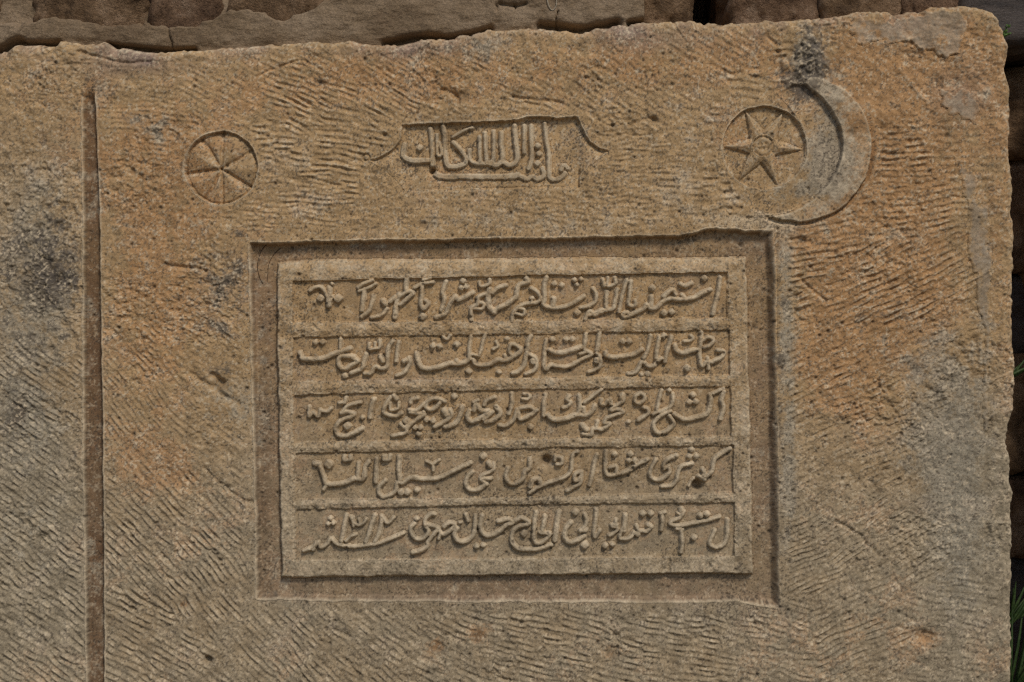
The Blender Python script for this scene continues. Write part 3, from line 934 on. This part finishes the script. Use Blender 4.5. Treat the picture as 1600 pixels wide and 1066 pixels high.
BASE = np.array([.55, .19, 0.])
VX = np.stack([X*PX-BASE[0], -H*PX-BASE[1], (ZB-Y)*PX-BASE[2]], -1).reshape(-1, 3).astype(np.float32)
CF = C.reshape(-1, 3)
idx = np.arange(NY*NX).reshape(NY, NX)
quads = np.stack([idx[1:, :-1], idx[1:, 1:], idx[:-1, 1:], idx[:-1, :-1]], -1).reshape(-1, 4)
cl = np.maximum(np.maximum(LAB[1:, :-1], LAB[1:, 1:]), np.maximum(LAB[:-1, 1:], LAB[:-1, :-1])).ravel()
em = np.maximum(np.maximum(edge[1:, :-1], edge[1:, 1:]), np.maximum(edge[:-1, 1:], edge[:-1, :-1])).ravel()
keep = em > -7.5; quads = quads[keep]; cl = cl[keep]
order = np.argsort(cl, kind='stable'); quads = quads[order]; cl = cl[order]
slab = empty('inscription_stone', tuple(BASE), 'large tan sandstone slab carved with a framed Arabic inscription, crescent and star', 'carved stone')
objs = {0: slab}
cuts = np.searchsorted(cl, np.arange(0, nid[0]+2))
for i in range(nid[0]+1):
    q = quads[cuts[i]:cuts[i+1]]
    if len(q) < 3: print('EMPTY PART', i, PARTS.get(i)); continue
    u, inv = np.unique(q, return_inverse=True); F = inv.reshape(-1, 4); V = VX[u]; Cc = CF[u]
    if i:                                                   # give the piece its own sides, sunk into the stone
        E = np.concatenate([F[:, [0, 1]], F[:, [1, 2]], F[:, [2, 3]], F[:, [3, 0]]])
        key = np.sort(E, 1); key = key[:, 0].astype(np.int64)*len(V)+key[:, 1]
        _, fi, cnt = np.unique(key, return_index=True, return_counts=True)
        be = E[fi[cnt == 1]]; bv, bi = np.unique(be, return_inverse=True); bi = bi.reshape(-1, 2)
        nb = len(V); V2 = V[bv].copy(); V2[:, 1] += .006
        V = np.vstack([V, V2]); Cc = np.vstack([Cc, Cc[bv]])
        F = np.vstack([F, np.stack([be[:, 1], be[:, 0], nb+bi[:, 0], nb+bi[:, 1]], 1)])
        name, par, lab = PARTS[i]
    else: name, par, lab = 'tooled_face', 0, None
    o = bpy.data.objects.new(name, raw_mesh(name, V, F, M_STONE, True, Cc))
    pr_ = slab if (i == 0 or par == 0) else objs[par]
    link(o, pr_)
    if lab: o['label'] = lab
    if i: objs[i] = o
print('parts', nid[0], 'quads', len(quads))
del VX, CF, C

# ---------------------------------------------------------------- the rubble wall behind
def noise3(P3, s, seed, o=4):
    return sum((.55**k)*(vn(P3[:, 0]+P3[:, 1]*.7, P3[:, 2]-P3[:, 1]*.6, s/2**k, seed+k)) for k in range(o))
def rock(name, x0, y0, x1, y1, front, depth, mat, seed, parent, amp=9, power=8, n=38, top=None, label=None):
    """a rubble stone: a squared, noise-worn block (mm on the wall plane)"""
    nu, nv = int(n*1.0), int(n*1.0)
    u = np.linspace(-1, 1, nu); U, Vv = np.meshgrid(u, u)
    faces = []; verts = []; k0 = 0; ii = np.arange(nu*nu).reshape(nu, nu)
    for ax, s in [(0, 1), (0, -1), (1, -1), (2, 1), (2, -1), (1, 1)]:
        c = [None]*3; c[ax] = np.full(U.size, float(s)); o_ = [a for a in range(3) if a != ax]; c[o_[0]] = U.ravel(); c[o_[1]] = Vv.ravel()
        verts.append(np.stack(c, 1)); q = np.stack([ii[:-1, :-1], ii[:-1, 1:], ii[1:, 1:], ii[1:, :-1]], -1).reshape(-1, 4)+k0
        flip = (s > 0) ^ (ax == 1); faces.append(q if flip else q[:, ::-1]); k0 += nu*nu
    V = np.vstack(verts); F = np.vstack(faces)
    key = np.round(V*1e5).astype(np.int64); _, f_, inv = np.unique(key, axis=0, return_index=True, return_inverse=True)
    V = V[f_]; F = inv.ravel()[F]
    L = (np.abs(V)**power).sum(1)**(1/power); D = V/L[:, None]
    cx, cy, cz = (x0+x1)/2, front-depth/2, (y0+y1)/2; hx, hz, hd = (x1-x0)/2, (y1-y0)/2, depth/2
    W = np.stack([cx+D[:, 0]*hx, -(cy)+D[:, 1]*hd, cz+D[:, 2]*hz], 1)
    N_ = D/np.linalg.norm(D, axis=1)[:, None]
    W += N_*(noise3(W, 70, seed)*amp*.8+np.abs(noise3(W, 24, seed+9))*-amp*.7)[:, None]
    O = np.array([cx, 0, 1500.])
    me = raw_mesh(name, np.stack([(W[:, 0])*PX, W[:, 1]*PX, (ZB-W[:, 2])*PX], 1)-np.array([parent.location]), F[:, ::-1], mat)
    o = bpy.data.objects.new(name, me); link(o, parent)
    if label: o['label'] = label
    return o
wall = empty('rubble_wall', (.8, .30, 0), 'dark rubble wall with old mortar rising behind and above the carved slab', 'wall')
rock('stone', 30, -150, 232, 58, -25, 260, M_ROCK, 301, wall, 9)
rock('stone', 222, -150, 345, 58, -28, 240, M_ROCK2, 311, wall, 9)
rock('stone', 340, -170, 508, 58, -27, 260, M_ROCK, 321, wall, 8)
rock('stone', 500, -180, 760, 40, -27, 260, M_ROCK2, 331, wall, 8)
rock('stone', 750, -180, 1000, 40, -27, 260, M_ROCK, 341, wall, 8)
rock('stone', 990, -140, 1097, 90, -34, 260, M_ROCK, 351, wall, 9)
rock('stone', 1137, -140, 1300, 90, -34, 260, M_ROCK2, 361, wall, 10)
rock('stone', 1288, -140, 1425, 90, -32, 260, M_ROCK, 371, wall, 9)
rock('stone', 1415, -140, 1516, 90, -36, 240, M_ROCK2, 381, wall, 8)
rock('stone', 1512, -160, 1880, 62, -60, 300, M_SLATE, 391, wall, 8, label='smooth grey stone above the right corner')
rock('stone', -380, -160, 2, 50, -34, 260, M_ROCK, 401, wall, 9)
# lower stones in the gap at the right
gy = [(70, 230), (225, 420), (412, 560), (556, 760), (752, 900), (894, 1120), (1110, 1500)]
for k, (a, b) in enumerate(gy):
    rock('stone', 1500, a, 1790+20*(k % 3), b, -150-14*(k % 3), 200, [M_ROCK, M_ROCK2, M_SLATE][k % 3], 410+k*7, wall, 9, n=30)
for k, (a, b) in enumerate([(80, 350), (345, 640), (632, 950), (945, 1230), (1222, 1500)]):  # unseen stone column right of the view, added to shade the gap
    rock('stone', 1668, a, 1990, b, -8-9*(k % 2), 300, [M_ROCK2, M_ROCK][k % 2], 510+k*7, wall, 9, n=30)
# unseen upper courses, added to shade the strip along the top
for k, (a, b) in enumerate([(-400, -60), (-70, 300), (290, 620), (612, 960), (950, 1330), (1322, 1640), (1630, 1980)]):
    rock('stone', a, -400-12*(k % 2), b, -160, -14+6*(k % 3), 300, [M_ROCK, M_ROCK2][k % 2], 610+k*5, wall, 10, n=24)

# mortar bed between slab and the stones above: one troweled surface with real depth
mx = np.arange(-400, 1012, 2.2); my = np.concatenate([np.arange(-40, 110, 2.0), [112]])
MX, MY = np.meshgrid(mx, my); MX = MX.astype(np.float32); MY = MY.astype(np.float32)
mtop = np.interp(MX, [-400,-5,10,26,34,60,90,110,140,168,180,250,300,322,345,365,400,420,440,462,490,505,530,560,1012], [22,26,30,33,27,20,17,22,25,34,29,30,32,22,10,6,8,18,22,14,4,-8,-22,-30,-30])
mh = -13+fbm(MX, MY*1.8, 60, 701, 3)*4+fbm(MX*.25, MY*1.5, 5, 711, 3)*1.0+fbm(MX, MY, 14, 721, 3)*1.5
md = MY-mtop+vn(MX, MY, 9, 731)*4
mh = mh-30*(1-sst(-.2, 1, md/9))
mh = mh+fbm(MX, MY, 30, 751, 4, .6)*3-3*sst(14, 0, np.interp(MX, *zip(*TOPP))-MY)+9*sst(40, 60, np.interp(MX, *zip(*TOPP))-MY)*0
gap = [(-10,82),(22,66),(40,72),(85,70)], [(165,70),(250,78),(300,77)], [(600,69),(655,60),(700,61),(735,55),(765,47)], [(845,42),(875,45),(905,49),(940,44),(965,38)], [(985,36),(1005,34)]
for p, wd in zip(gap, (5, 3, 5, 6, 4)):
    mh -= 26*np.exp(-(seg_dist(MX, MY+wd*.9, spl(p))/wd)**2)
for p, wd in [([(257,33),(261,55),(264,66),(267,79)], 1.3), ([(873,14),(870,26),(871,44)], 1.1), ([(780,2),(805,5),(822,2)], 2.2), ([(804,4),(806,9)], 2), ([(775,4),(777,14)], 1.6)]:
    mh -= 9*np.exp(-(seg_dist(MX+vn(MX, MY, 6, 741)*1.2, MY, spl(p))/wd)**2)
mh[-1, :] = -160; mh[0, :] -= 60; mh[:, -1] = -150; mh[:, 0] = -150
V = np.stack([MX*PX, -mh*PX, (ZB-MY)*PX], -1).reshape(-1, 3)-np.array([tuple(wall.location)])
ii = np.arange(MX.size).reshape(MX.shape)
F = np.stack([ii[1:, :-1], ii[1:, 1:], ii[:-1, 1:], ii[:-1, :-1]], -1).reshape(-1, 4)
mo = link(bpy.data.objects.new('mortar_bed', raw_mesh('mortar_bed', V, F, M_MORTAR)), wall)
# wall core behind everything
def box(name, x0, x1, d0, d1, y0, y1, mat, parent=None):
    v = [(x*PX, d*PX, (ZB-y)*PX) for x in (x0, x1) for d in (d0, d1) for y in (y0, y1)]
    f = [(0,1,3,2),(4,6,7,5),(0,4,5,1),(2,3,7,6),(0,2,6,4),(1,5,7,3)]
    v = np.array(v)
    if parent is not None: v = v-np.array([tuple(parent.location)])
    return link(bpy.data.objects.new(name, raw_mesh(name, v, np.array(f), mat, False)), parent)
box('core', -520, 2000, 345, 500, -420, 1500, M_ROCK, wall)
# ground
gx = np.linspace(-3, 5, 90); gyy = np.linspace(-5, .6, 70); GX, GY = np.meshgrid(gx, gyy)
gz = fbm(GX*1000, GY*1000, 500, 801, 4)*.025-.03
V = np.stack([GX, GY, gz], -1).reshape(-1, 3); ii = np.arange(GX.size).reshape(GX.shape)
F = np.stack([ii[:-1, :-1], ii[:-1, 1:], ii[1:, 1:], ii[1:, :-1]], -1).reshape(-1, 4)
gr = link(bpy.data.objects.new('ground', raw_mesh('ground', V, F, M_SOIL))); gr['kind'] = 'structure'

# ---------------------------------------------------------------- plants and stems
def tube(name, pts, r, mat, parent=None, taper=.5, n=6):
    p = spl([q[:3] for q in pts], 6); m = len(p); V = []; F = []
    for i in range(m):
        t = p[min(i+1, m-1)]-p[max(i-1, 0)]; t = t/np.linalg.norm(t)
        a = np.cross(t, (0.3, 1, .2)); a /= np.linalg.norm(a); b = np.cross(t, a); rr_ = r*(1-(1-taper)*i/(m-1))
        for k in range(n):
            an = 2*math.pi*k/n; V.append(p[i]+(a*math.cos(an)+b*math.sin(an))*rr_)
    for i in range(m-1):
        for k in range(n): F.append((i*n+k, i*n+(k+1) % n, (i+1)*n+(k+1) % n, (i+1)*n+k))
    V = np.array(V)
    if parent is not None: V = V-np.array([tuple(parent.location)])
    return link(bpy.data.objects.new(name, raw_mesh(name, V, np.array(F), mat)), parent)
def leaf(name, base, d, up, L, wd, mat, parent, bend=.3, th=.0004, nseg=7):
    base = np.array(base, float); d = np.array(d, float); d /= np.linalg.norm(d); up = np.array(up, float); s = np.cross(d, up); s /= np.linalg.norm(s); up = np.cross(s, d)
    V = []; F = []
    for i in range(nseg+1):
        t = i/nseg; c = base+d*L*t-up*L*bend*t*t; w_ = wd*math.sin(math.pi*min(.97, t*.9+.1))**.8
        V += [c-s*w_+up*w_*.25, c-up*0, c+s*w_+up*w_*.25, c-up*th*2]
    for i in range(nseg):
        a = i*4; b = a+4
        for k in range(4): F.append((a+k, a+(k+1) % 4, b+(k+1) % 4, b+k))
    V = np.array(V)-np.array([tuple(parent.location)])
    return link(bpy.data.objects.new(name, raw_mesh(name, V, np.array(F), mat)), parent)
rg = random.Random(4)
def plant(name, x, y, h, label, cat, blades, L, wd, mat, spread=.8, droop=.4):
    b = P(x, y, h); e_ = empty(name, b, label, cat)
    for k in range(blades):
        a = rg.uniform(-spread, spread); dv = (math.sin(a), -rg.uniform(.0, .6), math.cos(a))
        leaf('leaf', (b[0]+rg.uniform(-.006, .006), b[1]+rg.uniform(-.006, .006), b[2]), dv, (rg.uniform(-.4, .4), -1, .3), L*rg.uniform(.55, 1.1), wd*rg.uniform(.7, 1.1), mat, e_, droop*rg.uniform(.2, 1.2))
    return e_
# little sprig at the upper right corner
b = P(1572, 56, -30); sp = empty('leafy_sprig', b, 'tiny bright green sprig peeping past the upper right corner of the slab', 'plant')
for k, (dx, dy) in enumerate([(6, 14), (11, 20), (4, 6), (12, 8)]):
    tube('stem', [b, (b[0]+dx*.5*PX, b[1]-.006, b[2]+dy*.6*PX), (b[0]+dx*PX, b[1]-.01, b[2]+dy*PX)], .0007, M_LEAF, sp)
    for j in range(6):
        a = rg.uniform(-1.6, 1.6); t = rg.uniform(.4, 1)
        leaf('leaf', (b[0]+dx*t*PX, b[1]-.01*t, b[2]+dy*t*PX), (math.sin(a), -.5, math.cos(a)), (0, -1, .4), .0052, .0017, M_LEAF, sp, .2)
plant('fern_tuft', 1599, 592, -70, 'small green tuft in the dark gap right of the slab, halfway up', 'plant', 16, .050, .0028, M_GRASS, 1.1, .5)
plant('grass_tuft', 1600, 990, -75, 'dark green grass tuft at the lower end of the gap right of the slab', 'grass', 30, .085, .0026, M_GRASS, .9, .6)
plant('grass_tuft', 1598, 1100, -60, 'lowest grass tuft, long thin blades beside the bottom right edge of the slab', 'grass', 40, .13, .0024, M_GRASS, .8, .5)
# hair-thin dry rootlets in the recess corner, and a straw loop on the mortar
def hgt(x, y): return float(H[min(NY-1, np.searchsorted(ys, y)), min(NX-1, np.searchsorted(xs, x))])
o = tube('dry_rootlet', [P(x, y, hgt(x, y)+.4) for x, y in [(415,382),(408,388),(403,398),(400,410),(400,420),(403,433),(408,443)]], .0006, M_STEM)
o['label'] = 'left of two thin dark curved rootlets in the upper left corner of the recess'; o['category'] = 'rootlet'
o = tube('dry_rootlet', [P(x, y, hgt(x, y)+.4) for x, y in [(436,387),(428,394),(421,403),(417,414),(416,426),(415,440)]], .0006, M_STEM)
o['label'] = 'right of two thin dark curved rootlets, nearer the frame corner'; o['category'] = 'rootlet'
o = tube('straw_loop', [P(x, y, h) for x, y, h in [(854,-26,-14),(855,-4,-10),(859,9,-11),(864,13,-13),(869,7,-11),(870,-6,-10),(868,-26,-14)]], .0008, M_STRAW)
o['label'] = 'thin pale straw loop hanging over the mortar at the top edge'; o['category'] = 'straw'
